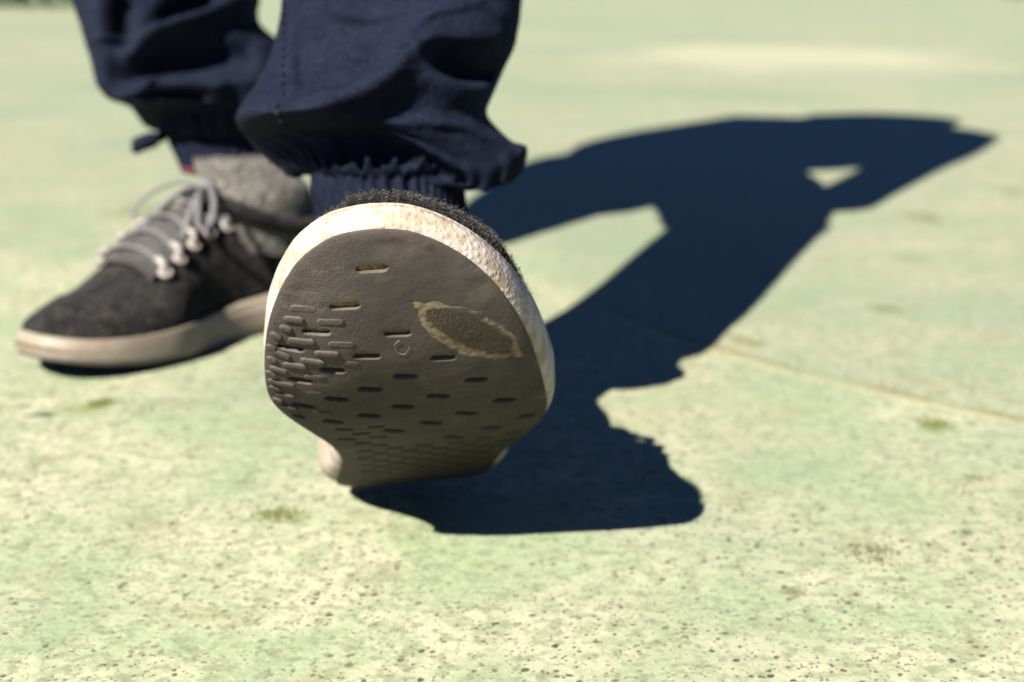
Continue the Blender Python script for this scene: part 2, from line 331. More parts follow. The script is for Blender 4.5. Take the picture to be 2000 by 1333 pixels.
SLOTS = [(264.6, -11.5, -0.1, 5.4), (248.6, -21.8, -0.3, 5.3), (236.4, -32.9, -0.5, 5.1), (226.9, -43.2, -0.6, 4.9), (232.1, -3.3, -0.5, 4.8), (221.2, -15.1, -0.8, 5), (214.0, -28.3, -0.8, 4.8), (206.6, -41.0, -0.6, 4.6), (215.5, 13.3, -0.5, 4.7), (205.6, -1.1, -1.1, 4.7), (198.7, -14.8, -1.4, 4.7), (192.9, -28.1, -1.2, 4.6), (186.0, -41.5, -0.6, 4.6), (197.9, 26.0, -1, 4.5), (187.7, 11.4, -1.5, 4.5), (180.9, -2.6, -1.8, 4.5), (175.6, -16.2, -2, 4.5), (171.4, -30.8, -1.6, 4.1), (175.5, 38.0, -1.9, 4.6), (167.1, 23.2, -2.1, 4.5), (159.6, 8.5, -2.4, 4.5), (154.0, -6.9, -2.6, 4.3), (147.9, 48.6, -2.6, 4), (141.4, 34.0, -2.8, 4.5), (135.0, 18.5, -2.8, 4.4), (113.0, 41.5, -2.6, 3.8)]
BARS = [(247.9, -37.0, -0.1, 5), (242.7, -40.8, -0.2, 4), (241.2, -27.5, -0.5, 5), (237.6, -44.1, -1.1, 2.4), (233.0, -48.2, -1.7, 2), (231.2, -38.8, -0.4, 5.2), (229.0, -24.2, -0.7, 5), (222.7, -47.2, -1.6, 3.7), (224.2, -29.8, -0.7, 4.9), (219.7, -35.6, -1, 4.8), (216.6, -42.5, -0.5, 4.6), (212.5, -49.0, -1.2, 3.6), (208.6, -52.2, -2, 2), (217.2, -21.3, -0.7, 3.4), (225.9, -50.6, -1.6, 1.7), (202.9, -47.8, -0.4, 4.4), (198.3, -51.8, -1.2, 2.3), (209.3, -35.4, -0.3, 4.3), (193.4, -48.1, -0.3, 4), (188.3, -51.8, -1.2, 2.1), (197.5, -36.4, -0.3, 3.3), (173.9, -44.7, -0.6, 2.7), (179.9, -35.2, -0.8, 4.3), (182.7, -47.7, -0.6, 3.6), (218.8, -51.0, -1.4, 1.8), (203.7, -52.4, -1.3, 1.6)]
def sdep(u): return np.interp(u, [.15, .21, .25, .27], [.0030, .0024, .0016, .0013])
FAINT = {0, 2, 6, 13, 17, 20, 22}
GROOVES = [(u, v) for k, u in enumerate(np.arange(46, 170, 7.2)) for v in (np.arange(-40, 46, 13.0) + (0, 6.5)[k % 2])]

def make_shoe(name, label, B, mid_mat, knit, front):
    root = empty(name, B.base, label, 'shoe'); org = B.base
    # ---- outsole: a sheet with every slot cut through it
    holes = []
    for k, (u, v, eu, ev) in enumerate(SLOTS): holes.append((u / 1e3, v / 1e3, eu / 1e3, ev / 1e3, .00150 + .00035 * np.clip((230 - u) / 60, 0, 1), sdep(u / 1e3) + .0004))
    for (u, v) in GROOVES:
        m0, l0 = medial(u / 1e3)
        if u > (168 if v < -12 else 132) or v / 1e3 < m0 + .008 or v / 1e3 > l0 - .008: continue
        if any(math.hypot(u / 1e3 - h[0], (v / 1e3 - h[1]) * .62) < .0062 for h in holes[:len(SLOTS)]): continue
        holes.append((u / 1e3 + rng.uniform(-.0006, .0006), v / 1e3, -.0006, .0040, .0011, .0011))
    if not front: holes = []
    pts = []; edges = []; polys = []
    def ring(P): 
        i0 = len(pts); pts.extend(P.tolist()); n = len(P); edges.extend((i0 + i, i0 + (i + 1) % n) for i in range(n)); return (i0, n)
    cen = OUTL.mean(0); nrm = np.roll(OUTL, -1, 0) - np.roll(OUTL, 1, 0); nrm = np.stack([nrm[:, 1], -nrm[:, 0]], -1); nrm /= np.linalg.norm(nrm, axis=1)[:, None]
    if ((OUTL - cen) * nrm).sum() < 0: nrm = -nrm
    oring = ring(OUTL); ring(OUTL - nrm * .0012)
    hr = []
    for h in holes:
        P1 = capsule(*h[:5]); P0 = capsule(*h[:5], grow=.0006); hr.append((ring(P1), ring(P0), h, P1))
    g = .0026 if front else .006
    GU, GVv = np.meshgrid(np.arange(.002, .29, g), np.arange(-.058, .06, g)); GU = GU + (np.arange(GU.shape[0]) % 2)[:, None] * g / 2
    G = np.stack([GU.ravel(), GVv.ravel()], -1); G = G[inside(OUTL - nrm * .0024, G)]
    for h in holes:
        d = np.array(h[2:4]); L = np.linalg.norm(d); d = d / L; q = G - np.array(h[:2]); a = np.clip(q @ d, -L, L); G = G[np.linalg.norm(q - a[:, None] * d, axis=1) > h[4] + .0013]
    pts.extend(G.tolist())
    r = delaunay_2d_cdt([Vector(p) for p in pts], edges, [], 0, 1e-7)
    V2 = np.array([tuple(p) for p in r[0]]); F = np.array(r[2]); orig = r[3]
    mp = {}
    for i, ol in enumerate(orig):
        for q in ol: mp[q] = i
    cc = V2[F].mean(1); keep = inside(OUTL, cc)
    for (_, _, h, P1) in hr: keep &= ~inside(P1, cc)
    F = F[keep].tolist(); W = np.zeros(len(V2))
    W += .00022 * vnoise(V2[:, 0] * 60, V2[:, 1] * 60, 3) + .00010 * vnoise(V2[:, 0] * 180, V2[:, 1] * 180, 4)
    for i in range(oring[1]): W[mp[oring[0] + i]] += .0005
    # scuffed creases near the outer edge
    if front:
        for (a, b, c, d) in ((.2665, .0165, .262, .0215), (.255, .0255, .251, .0285), (.2735, -.008, .274, .004), (.2585, -.039, .255, -.035), (.252, -.0435, .250, -.038)):
            p0, p1 = np.array([a, b]), np.array([c, d]); e = p1 - p0; tt = np.clip(((V2 - p0) @ e) / (e @ e), 0, 1); W += .0007 * np.exp(-(np.linalg.norm(V2 - p0 - tt[:, None] * e, axis=1) / .0013) ** 2)
    UV = V2.copy(); V3 = [V2[:, 0], V2[:, 1], W]
    ex = [[], [], []]
    for (r1, r0, h, P1) in hr:
        i1 = [mp[r1[0] + i] for i in range(r1[1])]
        for i in i1: W[i] += .00010 + (.0007 if V2[i, 0] < h[0] + (V2[i, 1] - h[1]) * h[2] / h[3] and h[5] > .0013 else 0)
        n0 = len(V2) + len(ex[0]); n = len(i1)
        for i, (pu, pv) in enumerate(P1): ex[0].append(pu); ex[1].append(pv); ex[2].append(h[5])
        F += [(i1[i], i1[(i + 1) % n], n0 + (i + 1) % n, n0 + i) for i in range(n)]
        if h[5] < .002: F.append(tuple(n0 + i for i in range(n)))
    # outer edge wall
    n0 = len(V2) + len(ex[0]); n = oring[1]; OE = OUTL - nrm * .0002
    for pu, pv in OE: ex[0].append(pu); ex[1].append(pv); ex[2].append(.0028)
    oi = [mp[oring[0] + i] for i in range(n)]; F += [(oi[i], oi[(i + 1) % n], n0 + (i + 1) % n, n0 + i) for i in range(n)]
    u_, v_, w_ = (np.r_[a, b] for a, b in zip((V2[:, 0], V2[:, 1], W), ex))
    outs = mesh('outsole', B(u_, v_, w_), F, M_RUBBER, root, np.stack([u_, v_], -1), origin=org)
    tag(outs, 'worn grey rubber outsole with rows of short slots' if front else None)
    mdf = outs.modifiers.new('edge', 'EDGE_SPLIT'); mdf.split_angle = math.radians(48)
    if front:
        # foam seen at the bottom of the slots
        cu, cv = np.meshgrid(np.linspace(.105, .276, 80), np.linspace(-.052, .055, 40)); q = np.stack([cu.ravel(), cv.ravel()], -1)
        ok = inside(OUTL - nrm * .002, q); idx = -np.ones(len(q), int); idx[ok] = np.arange(ok.sum())
        cf = [tuple(idx[list(f)]) for f in grid_faces(40, 80, closed=False) if ok[list(f)].all()]
        mesh('foam_core', B(q[ok, 0], q[ok, 1], sdep(q[ok, 0]) + .0001 * rng.standard_normal(ok.sum())), cf, M_CORE, root, origin=org)
        # raised tread bars along the inner edge
        for k, (u, v, eu, ev) in enumerate(BARS):
            hgt = .00035 if k in FAINT else .0009; lay = []
            for gr, wz in ((0.0, .0004), (-.00012, -hgt * .7), (-.0005, -hgt), (-.0011, -hgt * 1.08)):
                lay.append(np.c_[capsule(u / 1e3, v / 1e3, eu / 1e3, ev / 1e3, .00165, 6, gr), np.full(12, wz)])
            P = np.vstack(lay); Fb = grid_faces(4, 12) + [tuple(36 + i for i in range(12))]
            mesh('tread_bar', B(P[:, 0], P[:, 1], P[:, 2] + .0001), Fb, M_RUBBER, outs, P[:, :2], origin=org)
        # a curled pale fibre stuck on the rubber, a stray wool hair on the rim
        hp = catmull(np.array([(.2285, -.0028), (.2270, -.0044), (.2240, -.0046), (.2214, -.0033), (.2204, -.0014), (.2220, .0000), (.2248, .0008)]), 24)
        Vh, Fh = tube(B(hp[:, 0], hp[:, 1], np.full(24, -.00025)), .00005, 5); mesh('stray_fibre', Vh, Fh, M_FIBRE, outs, origin=org)
    # ---- midsole: a rounded foam wall round the outline
    u, v = OUTL.T; T = Tm(u); med = v < 0
    k = np.interp(u, [0, .045, .075, .11, .14, .29], [2.1, 2.6, 2.0, 1.0, 1.0, 1.0]); k = np.where(med & (u > .12), np.interp(u, [.12, .17, .24, .265, .28], [.7, .15, .25, .6, 1.0]), k)
    k = np.convolve(np.r_[k[-4:], k, k[:4]], np.ones(9) / 9, 'valid')
    prof = [(-.004, .0012), (-.0006, .0014), (.0012, .0022), (.0026, .0042), (.0034, .0072), ('a', .45), ('a', .62), ('b', -.0042), ('c', -.0036), ('d', -.0028), (.0026, 't-'), (.0012, 't0'), (-.0015, 't1'), (-.009, 't2')]
    R = []; arc = np.r_[0, np.cumsum(np.linalg.norm(np.diff(np.vstack([OUTL, OUTL[:1]]), axis=0), axis=1))][:-1]
    for a, b in prof:
        off = {'a': .0036, 'b': .0036, 'c': .0028, 'd': .0033}.get(a, a); off = off * np.where(np.asarray(off) > 0, k, 1)
        w = {'t-': T - .0012, 't0': T - .0002, 't1': T, 't2': T + .0005}.get(b) if isinstance(b, str) else (T * b if a == 'a' else (T + b if a in 'bcd' else np.full(NO, b))) if isinstance(a, str) else np.full(NO, b)
        p = OUTL + nrm * np.broadcast_to(off, (NO,))[:, None]; R.append(np.c_[p, w])
    R = np.array(R); nr = len(R); uvw = R.reshape(-1, 3)
    muv = np.stack([np.tile(arc, nr), uvw[:, 2] + np.repeat(np.arange(nr) * .0004, NO)], -1)
    mesh('midsole', B(uvw[:, 0], uvw[:, 1], uvw[:, 2]), grid_faces(nr, NO), mid_mat, root, muv, origin=org)
    # ---- knit upper: rings rising from the midsole to a ridge
    sv = lambda x: np.interp(x, [.0, .06, .14, .23, .30], [0, 0, .006, -.006, -.008])
    base = OUTL - nrm * np.where(v > -.022, np.interp(u, [.2, .25], [.0022, -.0010]), np.interp(u, [.2, .25], [.003, .0035]))[:, None]; su = np.clip(u, .05, .238); spine = np.stack([su, sv(su)], -1); NS = 22; rings = []
    for s in np.linspace(0, 1, NS):
        sh = (math.cos(s * math.pi / 2) + 1e-9) ** np.interp(u, [.15, .23], [.85, .42 if front else .80]); sh = (sh * (1 + .02 * math.sin(min(1, s * 2) * math.pi)))[:, None]; ri = math.sin(s * math.pi / 2) ** 1.0
        p = spine + (base - spine) * sh; w = (T - .002) + (Hu(p[:, 0]) * (1 if front else np.interp(p[:, 0], [.15, .25], [1, .88])) - T) * ri; rings.append(np.c_[p, w])
    uvw = np.vstack(rings); wr = .0016 * vnoise(uvw[:, 0] * 45, uvw[:, 1] * 30, 9) * np.clip((uvw[:, 2] - .02) / .02, 0, 1)
    UPV = B(uvw[:, 0], uvw[:, 1], uvw[:, 2] + wr)
    up = mesh('upper', UPV, grid_faces(NS, NO), knit, root, uvw[:, :2], origin=org)
    return root, UPV, uvw

def on_upper(B, u, side, s, lift=0.0):
    """point on the knit upper: side -1 inner edge, +1 outer edge, s 0 at the midsole .. 1 at the ridge"""
    m0, l0 = medial(u); sv = np.interp(u, [.0, .06, .14, .23, .30], [0, 0, .006, -.006, -.008]); e = m0 + .0022 if side < 0 else l0 - .0022
    v = sv + (e - sv) * math.cos(s * math.pi / 2) ** .85; w = Tm(u) - .002 + (Hu(u) - Tm(u)) * math.sin(s * math.pi / 2)
    P = B(u, v, w + lift); return np.array(P).reshape(3)

BF = Bend(-.05, .697, .003, .06, .085, [7, 23, 30, 31, 35, 43, 53, 61, 67, 71])
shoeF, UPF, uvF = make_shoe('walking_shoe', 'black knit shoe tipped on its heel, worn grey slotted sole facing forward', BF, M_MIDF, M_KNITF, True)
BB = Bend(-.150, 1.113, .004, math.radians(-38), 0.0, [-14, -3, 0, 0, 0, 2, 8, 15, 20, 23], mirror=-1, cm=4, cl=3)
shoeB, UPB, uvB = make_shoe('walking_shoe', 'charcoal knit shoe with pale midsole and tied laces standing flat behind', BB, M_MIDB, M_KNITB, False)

# wool nap standing off the toe of the lifted shoe
nf = 16000; sel = np.where((uvF[:, 0] > .17) & (uvF[:, 2] < .05) & (uvF[:, 1] > -.034))[0]; pick = rng.choice(sel, nf)
cenF = UPF[sel].mean(0); V = []; F = []
for k, i in enumerate(pick):
    p = UPF[i] + rng.normal(0, .0011, 3); nv = UPF[i] - cenF; nv /= np.linalg.norm(nv) + 1e-9
    p = UPF[i] + rng.normal(0, 1, 3) * .0008; d = nv * rng.uniform(.0, .2) + rng.normal(0, .9, 3); d *= rng.uniform(.0003, .0007) / np.linalg.norm(d); s = np.cross(d, rng.normal(0, 1, 3)); s *= .00011 / (np.linalg.norm(s) + 1e-12)
    b = len(V); m = p + d * .5 + rng.normal(0, .0002, 3); V += [p - s, p + s, m + s, m - s, p + d]; F += [(b, b + 1, b + 2, b + 3), (b + 3, b + 2, b + 4)]
fz = mesh('wool_nap', V, F, M_FUZZ, shoeF, origin=BF.base, smooth=False, recalc=False); fz['kind'] = 'stuff'
for (u, v, a) in ((.255, .030, 0),):
    p = np.array(BF(u, v, .019)); t = np.linspace(0, 1, 14)[:, None]; ang = t * (4.2 if a == 0 else 1.6)
    pts_ = p + np.concatenate([.0035 * np.sin(ang), 0 * t, .0035 * (1 - np.cos(ang)) + .004 * t], 1) * (.7 if a == 0 else .6)
    Vh, Fh = tube(pts_, .00007, 5); mesh('wool_hair', Vh, Fh, M_FUZZ, shoeF, origin=BF.base)

# ---- fittings of the standing shoe: tongue, padded collar, eyelets, laces
def patch(B, us, s0, name, mat, parent, lift=.0018, n=18):
    V = []; ss = np.r_[np.linspace(s0, 1, n), np.linspace(1, s0, n)[1:]]
    for u in us:
        for k, s in enumerate(ss): V.append(on_upper(B, u, -1 if k < n else 1, s, lift))
    return mesh(name, V, grid_faces(len(us), len(ss), closed=False), mat, parent, origin=B.base)
patch(BB, np.linspace(.104, .200, 26), .60, 'tongue', M_TONGUE, shoeB)
patch(BF, np.linspace(.104, .200, 26), .60, 'tongue', M_TONGUE, shoeF)
def collar(B, parent, mat):
    a = np.linspace(0, 2 * np.pi, 48, endpoint=False); u = .064 + .060 * np.cos(a); v = .036 * np.sin(a); w = .088 + .016 * np.cos(a) - .012 * np.sin(a) ** 2 + .010 * np.clip(-np.cos(a), 0, 1)
    V, F = tube(B(u, v, w), .0062, 10, closed=True, up=(.3, .2, 1)); mesh('collar', V, F, mat, parent, origin=B.base)
collar(BB, shoeB, M_KNITB); collar(BF, shoeF, M_KNITF)
EYES = [.186, .167, .148, .130, .113]
def torus(c, nrm_, R, r):
    n_ = Vector(nrm_).normalized(); q = n_.to_track_quat('Z', 'Y'); a = np.linspace(0, 2 * np.pi, 20, endpoint=False)
    P = np.array([tuple(Vector(c) + q @ Vector((R * math.cos(x), R * math.sin(x), 0))) for x in a]); return tube(P, r, 8, closed=True, up=tuple(n_))
for B, par in ((BB, shoeB), (BF, shoeF)):
    E = {}
    for side in (-1, 1):
        for k, u in enumerate(EYES):
            s = .56; p = on_upper(B, u, side, s, .0022); pu = on_upper(B, u + .004, side, s, .0022) - p; ps = on_upper(B, u, side, s + .06, .0022) - p; n_ = np.cross(pu, ps); 
            mid = on_upper(B, u, side, s, .01) - p
            if n_ @ mid < 0: n_ = -n_
            V, F = torus(p, n_, .0036, .0016); mesh('eyelet', V, F, M_EYE, par, origin=B.base); E[side, k] = p
            # the lace turns over the edge into the eyelet
            q = on_upper(B, u, side, s + .13, .0060); V, F = tube(catmull([p + .0005 * n_ / np.linalg.norm(n_), (p + q) / 2 + .0035 * n_ / np.linalg.norm(n_), q], 10), .0026, 8, .7, up=tuple(n_)); mesh('lace_end', V, F, M_EYE if k < 3 else M_LACE, par, origin=B.base)
    for k, u in enumerate(EYES):
        pts_ = [on_upper(B, u, -1, .60, .005), on_upper(B, u, -1, .82, .0055), on_upper(B, u, -1, 1, .0055), on_upper(B, u, 1, .82, .0055), on_upper(B, u, 1, .60, .005)]
        V, F = tube(catmull(pts_, 24), .0026, 8, .5); mesh('lace', V, F, M_LACE, par, origin=B.base)
    # bow: knot, two loops and two ends
    K = on_upper(B, .112, -1, 1, .010); t, l, z = B.t, B.l * B.m, np.array([0, 0, 1.0])
    V, F = tube(catmull([K - l * .006 - z * .002, K + z * .003, K + l * .006 - z * .002], 12), .0050, 10); mesh('lace_knot', V, F, M_LACE, par, origin=B.base)
    bs = .85 if B is BB else .45
    for sg in (-1, 1):
        t, l, z = B.t * bs, B.l * B.m * bs, np.array([0, 0, bs])
        L1 = [K, K + l * sg * .018 + t * .012 + z * .006, K + l * sg * .040 + t * .026 - z * .004, K + l * sg * .050 + t * .040 - z * .020, K + l * sg * .036 + t * .040 - z * .024, K + l * sg * .016 + t * .022 - z * .006, K]
        V, F = tube(catmull(L1, 50), .0021, 8, .6); mesh('lace_loop', V, F, M_LACE, par, origin=B.base)
        L2 = [K, K + l * sg * .010 + t * .014 + z * .001, K + l * sg * .020 + t * .036 - z * .016, K + l * sg * .028 + t * .050 - z * .032]
        V, F = tube(catmull(L2, 26), .0024, 8, .7); mesh('lace_tail', V, F, M_LACE, par, origin=B.base)

# ------------------------------------------------------------------ the seated person: trousers, socks, upper body
PB = (-.20, 1.45, 0.0)
person = empty('person', PB, 'person in baggy navy trousers with elastic cuffs, legs stretched forward', 'person')

def ipt(tab, z): 
    tab = np.array(sorted((b, a) for a, b in tab)); return np.interp(z, tab[:, 0], tab[:, 1])
def stroke(x, z, pts_, amp, s_up, s_dn):
    """fold of cloth along a line in the leg's front plane; different fall-off above and below"""
    P = catmull(np.array(pts_), 60); best = np.full(x.shape, 1e9); sg = np.zeros(x.shape); am = np.zeros(x.shape); A = np.interp(np.linspace(0, 1, 60), np.linspace(0, 1, len(amp)), amp)
    for i in range(59):
        a, b = P[i], P[i + 1]; e = b - a; L2 = e @ e + 1e-12; t = ((x - a[0]) * e[0] + (z - a[1]) * e[1]) / L2; tc = np.clip(t, 0, 1)
        dx = x - a[0] - tc * e[0]; dz = z - a[1] - tc * e[1]; d = np.hypot(dx, dz); m = d < best
        best = np.where(m, d, best); cr = e[0] * (z - a[1]) - e[1] * (x - a[0]); sg = np.where(m, np.sign(cr) * (1 if e[0] >= 0 else -1), sg); am = np.where(m, A[i], am)
    s = np.where(sg >= 0, s_up, s_dn); return am * np.exp(-(best / s) ** 2)

def leg(name, L, R, cy, ry, strokes, zlo, zhi, knee, mat, seed, gather, label, close, sag):
    NA = 220; zs = np.r_[np.arange(zlo, zhi, .0011), np.linspace(zhi, knee[2], 30)[1:]]; NR = len(zs); a = np.linspace(0, 2 * np.pi, NA, endpoint=False)
    xl, xr = ipt(L, zs), ipt(R, zs); k5 = np.ones(7) / 7; xl = np.convolve(np.pad(xl, 3, 'edge'), k5, 'valid'); xr = np.convolve(np.pad(xr, 3, 'edge'), k5, 'valid')
    cx = (xl + xr) / 2; rx = (xr - xl) / 2; cyy = np.interp(zs, *cy); ryy = np.interp(zs, *ry)
    up = zs > zhi; f = np.clip((zs - zhi) / (knee[2] - zhi), 0, 1); f = f * f * (3 - 2 * f) * .3 + f * .7
    cx = np.where(up, cx * (1 - f) + knee[0] * f, cx); cyy = np.where(up, cyy * (1 - f) + knee[1] * f, cyy); rx = np.where(up, rx * (1 - f) + .078 * f, rx); ryy = np.where(up, ryy * (1 - f) + .078 * f, ryy)
    ca, sa = np.cos(a), np.sin(a); ex = .82                                   # slightly boxy section, like hanging cloth
    sx = np.sign(ca) * abs(ca) ** ex; sy = np.sign(sa) * abs(sa) ** ex
    Xx = cx[:, None] + rx[:, None] * sx; Yy = cyy[:, None] + ryy[:, None] * sy; Zz = np.repeat(zs[:, None], NA, 1)
    front = np.clip(-sa, 0, 1)[None] ** .6 * np.ones((NR, 1)); D = np.zeros_like(Xx)
    for (p_, amp, su_, sd_) in strokes: D += stroke(Xx, Zz, p_, amp, su_, sd_)
    D *= front
    zg, gw, gamp = gather; g = np.exp(-((Zz - zg) / gw) ** 2); ph = a[None] * 1.0
    wr = np.sin(23 * ph + 2.5 * np.sin(3 * ph + seed) + 40 * (Zz - zg)) * .6 + np.sin(37 * ph + 3 * np.sin(5 * ph)) * .4; D += gamp * g * wr
    rid = (1 - abs(vnoise(Xx * 26 + Zz * 30 + seed, Zz * 44 - Xx * 18, seed + 5))) ** 5; D += .0042 * rid * (.4 + .6 * vnoise(Xx * 14, Zz * 14 + 3, seed + 6)); D += .0014 * vnoise(Xx * 38 + seed, Zz * 38, seed) + .0007 * vnoise(Xx * 95, Zz * 95 + seed, seed + 1)
    Yy = Yy - D * (.35 + .65 * front); Xx = Xx + D * .25 * sx * (1 - front); Zz = Zz + .35 * D * front
    sg = (np.interp(Xx, sag[0], sag[1]) - .021 * front * np.interp(Xx, [-.07, -.015], [1, .45 if name and seed == 3 else 1])) * np.exp(-((zs - zlo) / .022) ** 2)[:, None]; Zz = Zz - sg
    cc, cr = np.array(close[:3]), close[3:]; C0 = np.stack([cc[0] + cr[0] * ca, cc[1] + cr[1] * sa, np.full(NA, cc[2])], -1); ring0 = np.stack([Xx[0], Yy[0], Zz[0]], -1); add = []
    for t in np.linspace(0, 1, 9)[:-1]:
        q = C0 * (1 - t) + ring0 * t; q[:, 2] += -.0035 * math.sin(t * math.pi) + .0016 * np.sin(24 * a + 2 * np.sin(5 * a)) * math.sin(t * math.pi); add.append(q)
    NR += 8
    V = np.vstack(add + [np.stack([Xx.ravel(), Yy.ravel(), Zz.ravel()], -1)]); o = mesh(name, V, grid_faces(NR, NA), mat, person, origin=PB); tag(o, label)
    return V

FL = [(-.1251, .242), (-.1263, .2283), (-.1278, .2176), (-.1332, .2017), (-.1387, .1938), (-.1442, .1821), (-.1429, .1757), (-.1368, .1686), (-.128, .1605), (-.1195, .1548), (-.1124, .1505), (-.1059, .1451), (-.104, .138)]
FR = [(.0051, .242), (.004, .2311), (.0008, .2176), (-.0042, .2069), (-.0105, .1938), (-.0152, .1855), (-.0105, .1803), (-.0027, .1744), (.0065, .1660), (.0085, .1610), (.0070, .1555), (.001, .1500), (-.004, .1446), (-.0135, .1394), (-.0255, .1358)]
dzf = lambda S, d: [([(x, z + d) for x, z in p_], am_, a_, b_) for p_, am_, a_, b_ in S]
SF = [([(-.1376, .1783), (-.1097, .1727), (-.0853, .1796), (-.0637, .1899), (-.046, .2017)], [.012, .021, .024, .023, .015], .010, .009),
      ([(-.046, .1990), (-.0332, .1912), (-.0165, .1821), (0, .1706), (.0082, .158)], [.014, .020, .022, .016, .008], .008, .013),
      ([(-.0461, .2091), (-.0336, .2117), (-.0098, .2128)], [.008, .015, .013], .016, .004),
      ([(-.0423, .2010), (-.0278, .2000), (-.0125, .1985)], [-.014, -.026, -.024], .006, .006),
      ([(-.1073, .1873), (-.0833, .1943), (-.0587, .2064)], [-.003, -.005, -.004], .008, .005),
      ([(-.1186, .242), (-.1162, .2256), (-.1123, .2017), (-.1088, .1847)], [.0022, .0022, .0022, .002], .003, .003),
      ([(-.1128, .242), (-.1100, .2256), (-.1063, .2017), (-.1030, .1847)], [-.002, -.003, -.003, -.002], .002, .002),
      ([(-.0862, .1661), (-.0708, .158), (-.0543, .154)], [.004, .007, .005], .0022, .003), ([(-.0649, .162), (-.0435, .1558), (-.0257, .1495)], [.004, .008, .005], .0026, .003),
      ([(-.035, .236), (-.015, .229), (0, .222)], [.002, .005, .004], .006, .004),
      ([(-.102, .232), (-.080, .224), (-.050, .226)], [.001, .0045, .001], .009, .0018), ([(-.134, .190), (-.120, .196), (-.106, .208)], [.002, .005, .001], .007, .0018), ([(-.060, .205), (-.040, .222), (-.018, .229)], [.001, .006, .002], .010, .0020),
      ([(-.128, .176), (-.100, .182), (-.080, .190)], [.002, .004, .001], .006, .0016), ([(-.050, .176), (-.020, .170), (.000, .160)], [.001, .006, .003], .007, .0020), ([(-.090, .214), (-.075, .205), (-.066, .197)], [.001, .004, .001], .005, .0018)]
CYF = ([.125, .145, .16, .175, .19, .215, .242], [.742, .745, .748, .755, .768, .786, .806]); RYF = ([.13, .150, .158, .166, .174, .182, .190, .242], [.028, .028, .034, .042, .052, .064, .066, .064])
LEGF = leg('trouser_leg', FL, FR, CYF, RYF, dzf(SF, .009), .1530, .245, (-.07, 1.0, .52), M_CLOTH, 3, (.155, .008, .0025), 'front navy trouser leg bunched over its elastic cuff', (-.0655, .745, .1600, .040, .036), ([-.14, -.07, -.040, -.015, .000, .008], [.0, .0, .009, .012, .006, -.005]))
BL = [(-.3291, .2381), (-.3223, .2191), (-.3158, .1964), (-.3117, .1757), (-.3033, .1634), (-.2942, .1593), (-.2875, .1575), (-.2856, .1496), (-.2817, .1422), (-.268, .1385), (-.2581, .133), (-.2518, .1219)]
BR = [(-.1931, .2381), (-.196, .2267), (-.1942, .2191), (-.1825, .2096), (-.1741, .2021), (-.172, .1814), (-.1745, .1589), (-.1787, .1404), (-.1862, .1293), (-.1918, .1219)]
SB = [([(-.3055, .2381), (-.3002, .2077), (-.2989, .1776)], [.008, .010, .010], .016, .014), ([(-.2759, .242), (-.2789, .2153), (-.2802, .1983)], [-.020, -.020, -.006], .010, .012),
      ([(-.2742, .1964), (-.2513, .2115), (-.2241, .221), (-.197, .2343)], [.012, .018, .018, .010], .007, .007), ([(-.262, .2180), (-.242, .229), (-.222, .237)], [-.012, -.022, -.020], .008, .005),
      ([(-.2838, .1801), (-.2452, .1942), (-.1961, .1989)], [-.014, -.022, -.020], .010, .012), ([(-.2876, .1608), (-.2693, .172), (-.256, .1814)], [.006, .008, .008], .004, .004),
      ([(-.256, .1814), (-.2344, .1769), (-.2069, .1739)], [.008, .010, .010], .004, .007), ([(-.2803, .1534), (-.2529, .1508), (-.2219, .1545)], [.010, .013, .010], .006, .005),
      ([(-.2729, .1645), (-.2497, .1673), (-.2261, .1627)], [-.006, -.012, -.008], .005, .005)]
CYB = ([.115, .14, .16, .20, .242], [1.105, 1.10, 1.10, 1.105, 1.112]); RYB = ([.12, .13, .14, .15, .165, .242], [.036, .042, .052, .062, .072, .070])
leg('trouser_leg', BL, BR, CYB, RYB, dzf(SB, .003), .137, .242, (-.287, 1.12, .52), M_CLOTH, 11, (.138, .010, .003), 'rear navy trouser leg with deep folds above the grey sock', (-.222, 1.10, .139, .043, .040), ([-.3, -.1], [0, 0]))

def cuff(c0, c1, r0, r1, name, frill, seed):
    """elastic cuff: gathered ribs and a ruffled upper rim"""
    NA, NR = 260, 26; c0, c1 = np.array(c0), np.array(c1); a = np.linspace(0, 2 * np.pi, NA, endpoint=False); rg = np.random.default_rng(seed); V = []
    ph = a + .05 * np.sin(3 * a + seed) + .04 * np.sin(7 * a); rib = np.sin(44 * ph + 1.5 * np.sin(2 * a)) * (.7 + .3 * np.sin(5 * a + seed))
    for t in np.linspace(0, 1, NR):
        c = c0 + (c1 - c0) * t; r = np.array(r0) * (1 - t) + np.array(r1) * t; rr = .0017 * rib * (1 + .4 * np.sin(9 * t + a * 4)) + .0008 * np.sin(11 * a + 6 * t)
        V += [(c[0] + (r[0] + q) * math.cos(x), c[1] + (r[1] + q) * math.sin(x), c[2] + .0004 * q) for x, q in zip(a, rr)]
    o = mesh(name, V, grid_faces(NR, NA), M_CLOTH, person, origin=PB)
    if frill:
        V = []
        for k, (dr, dz) in enumerate(((-.001, -.003), (.0015, -.0012), (.003, .001), (.0045, .0035), (.0042, .0042), (.002, .002), (-.001, .001))):
            wob = .0030 * np.sin(26 * a + 2 * np.sin(4 * a + seed)) + .0022 * np.sin(41 * a + seed); am = (k / 4 if k < 5 else (6 - k) / 2)
            V += [(c1[0] + (r1[0] + dr + q * am * .6) * math.cos(x), c1[1] + (r1[1] + dr + q * am * .6) * math.sin(x), c1[2] + dz + q * am) for x, q in zip(a, wob)]
        mesh('cuff_frill', V, grid_faces(7, NA), M_CLOTH, o, origin=PB)
    return o
cuff((-.062, .735, .118), (-.0655, .745, .1590), (.0375, .034), (.0395, .036), 'elastic_cuff', True, 2)
cuff((-.212, 1.095, .110), (-.222, 1.10, .140), (.0395, .036), (.043, .040), 'elastic_cuff', False, 5)
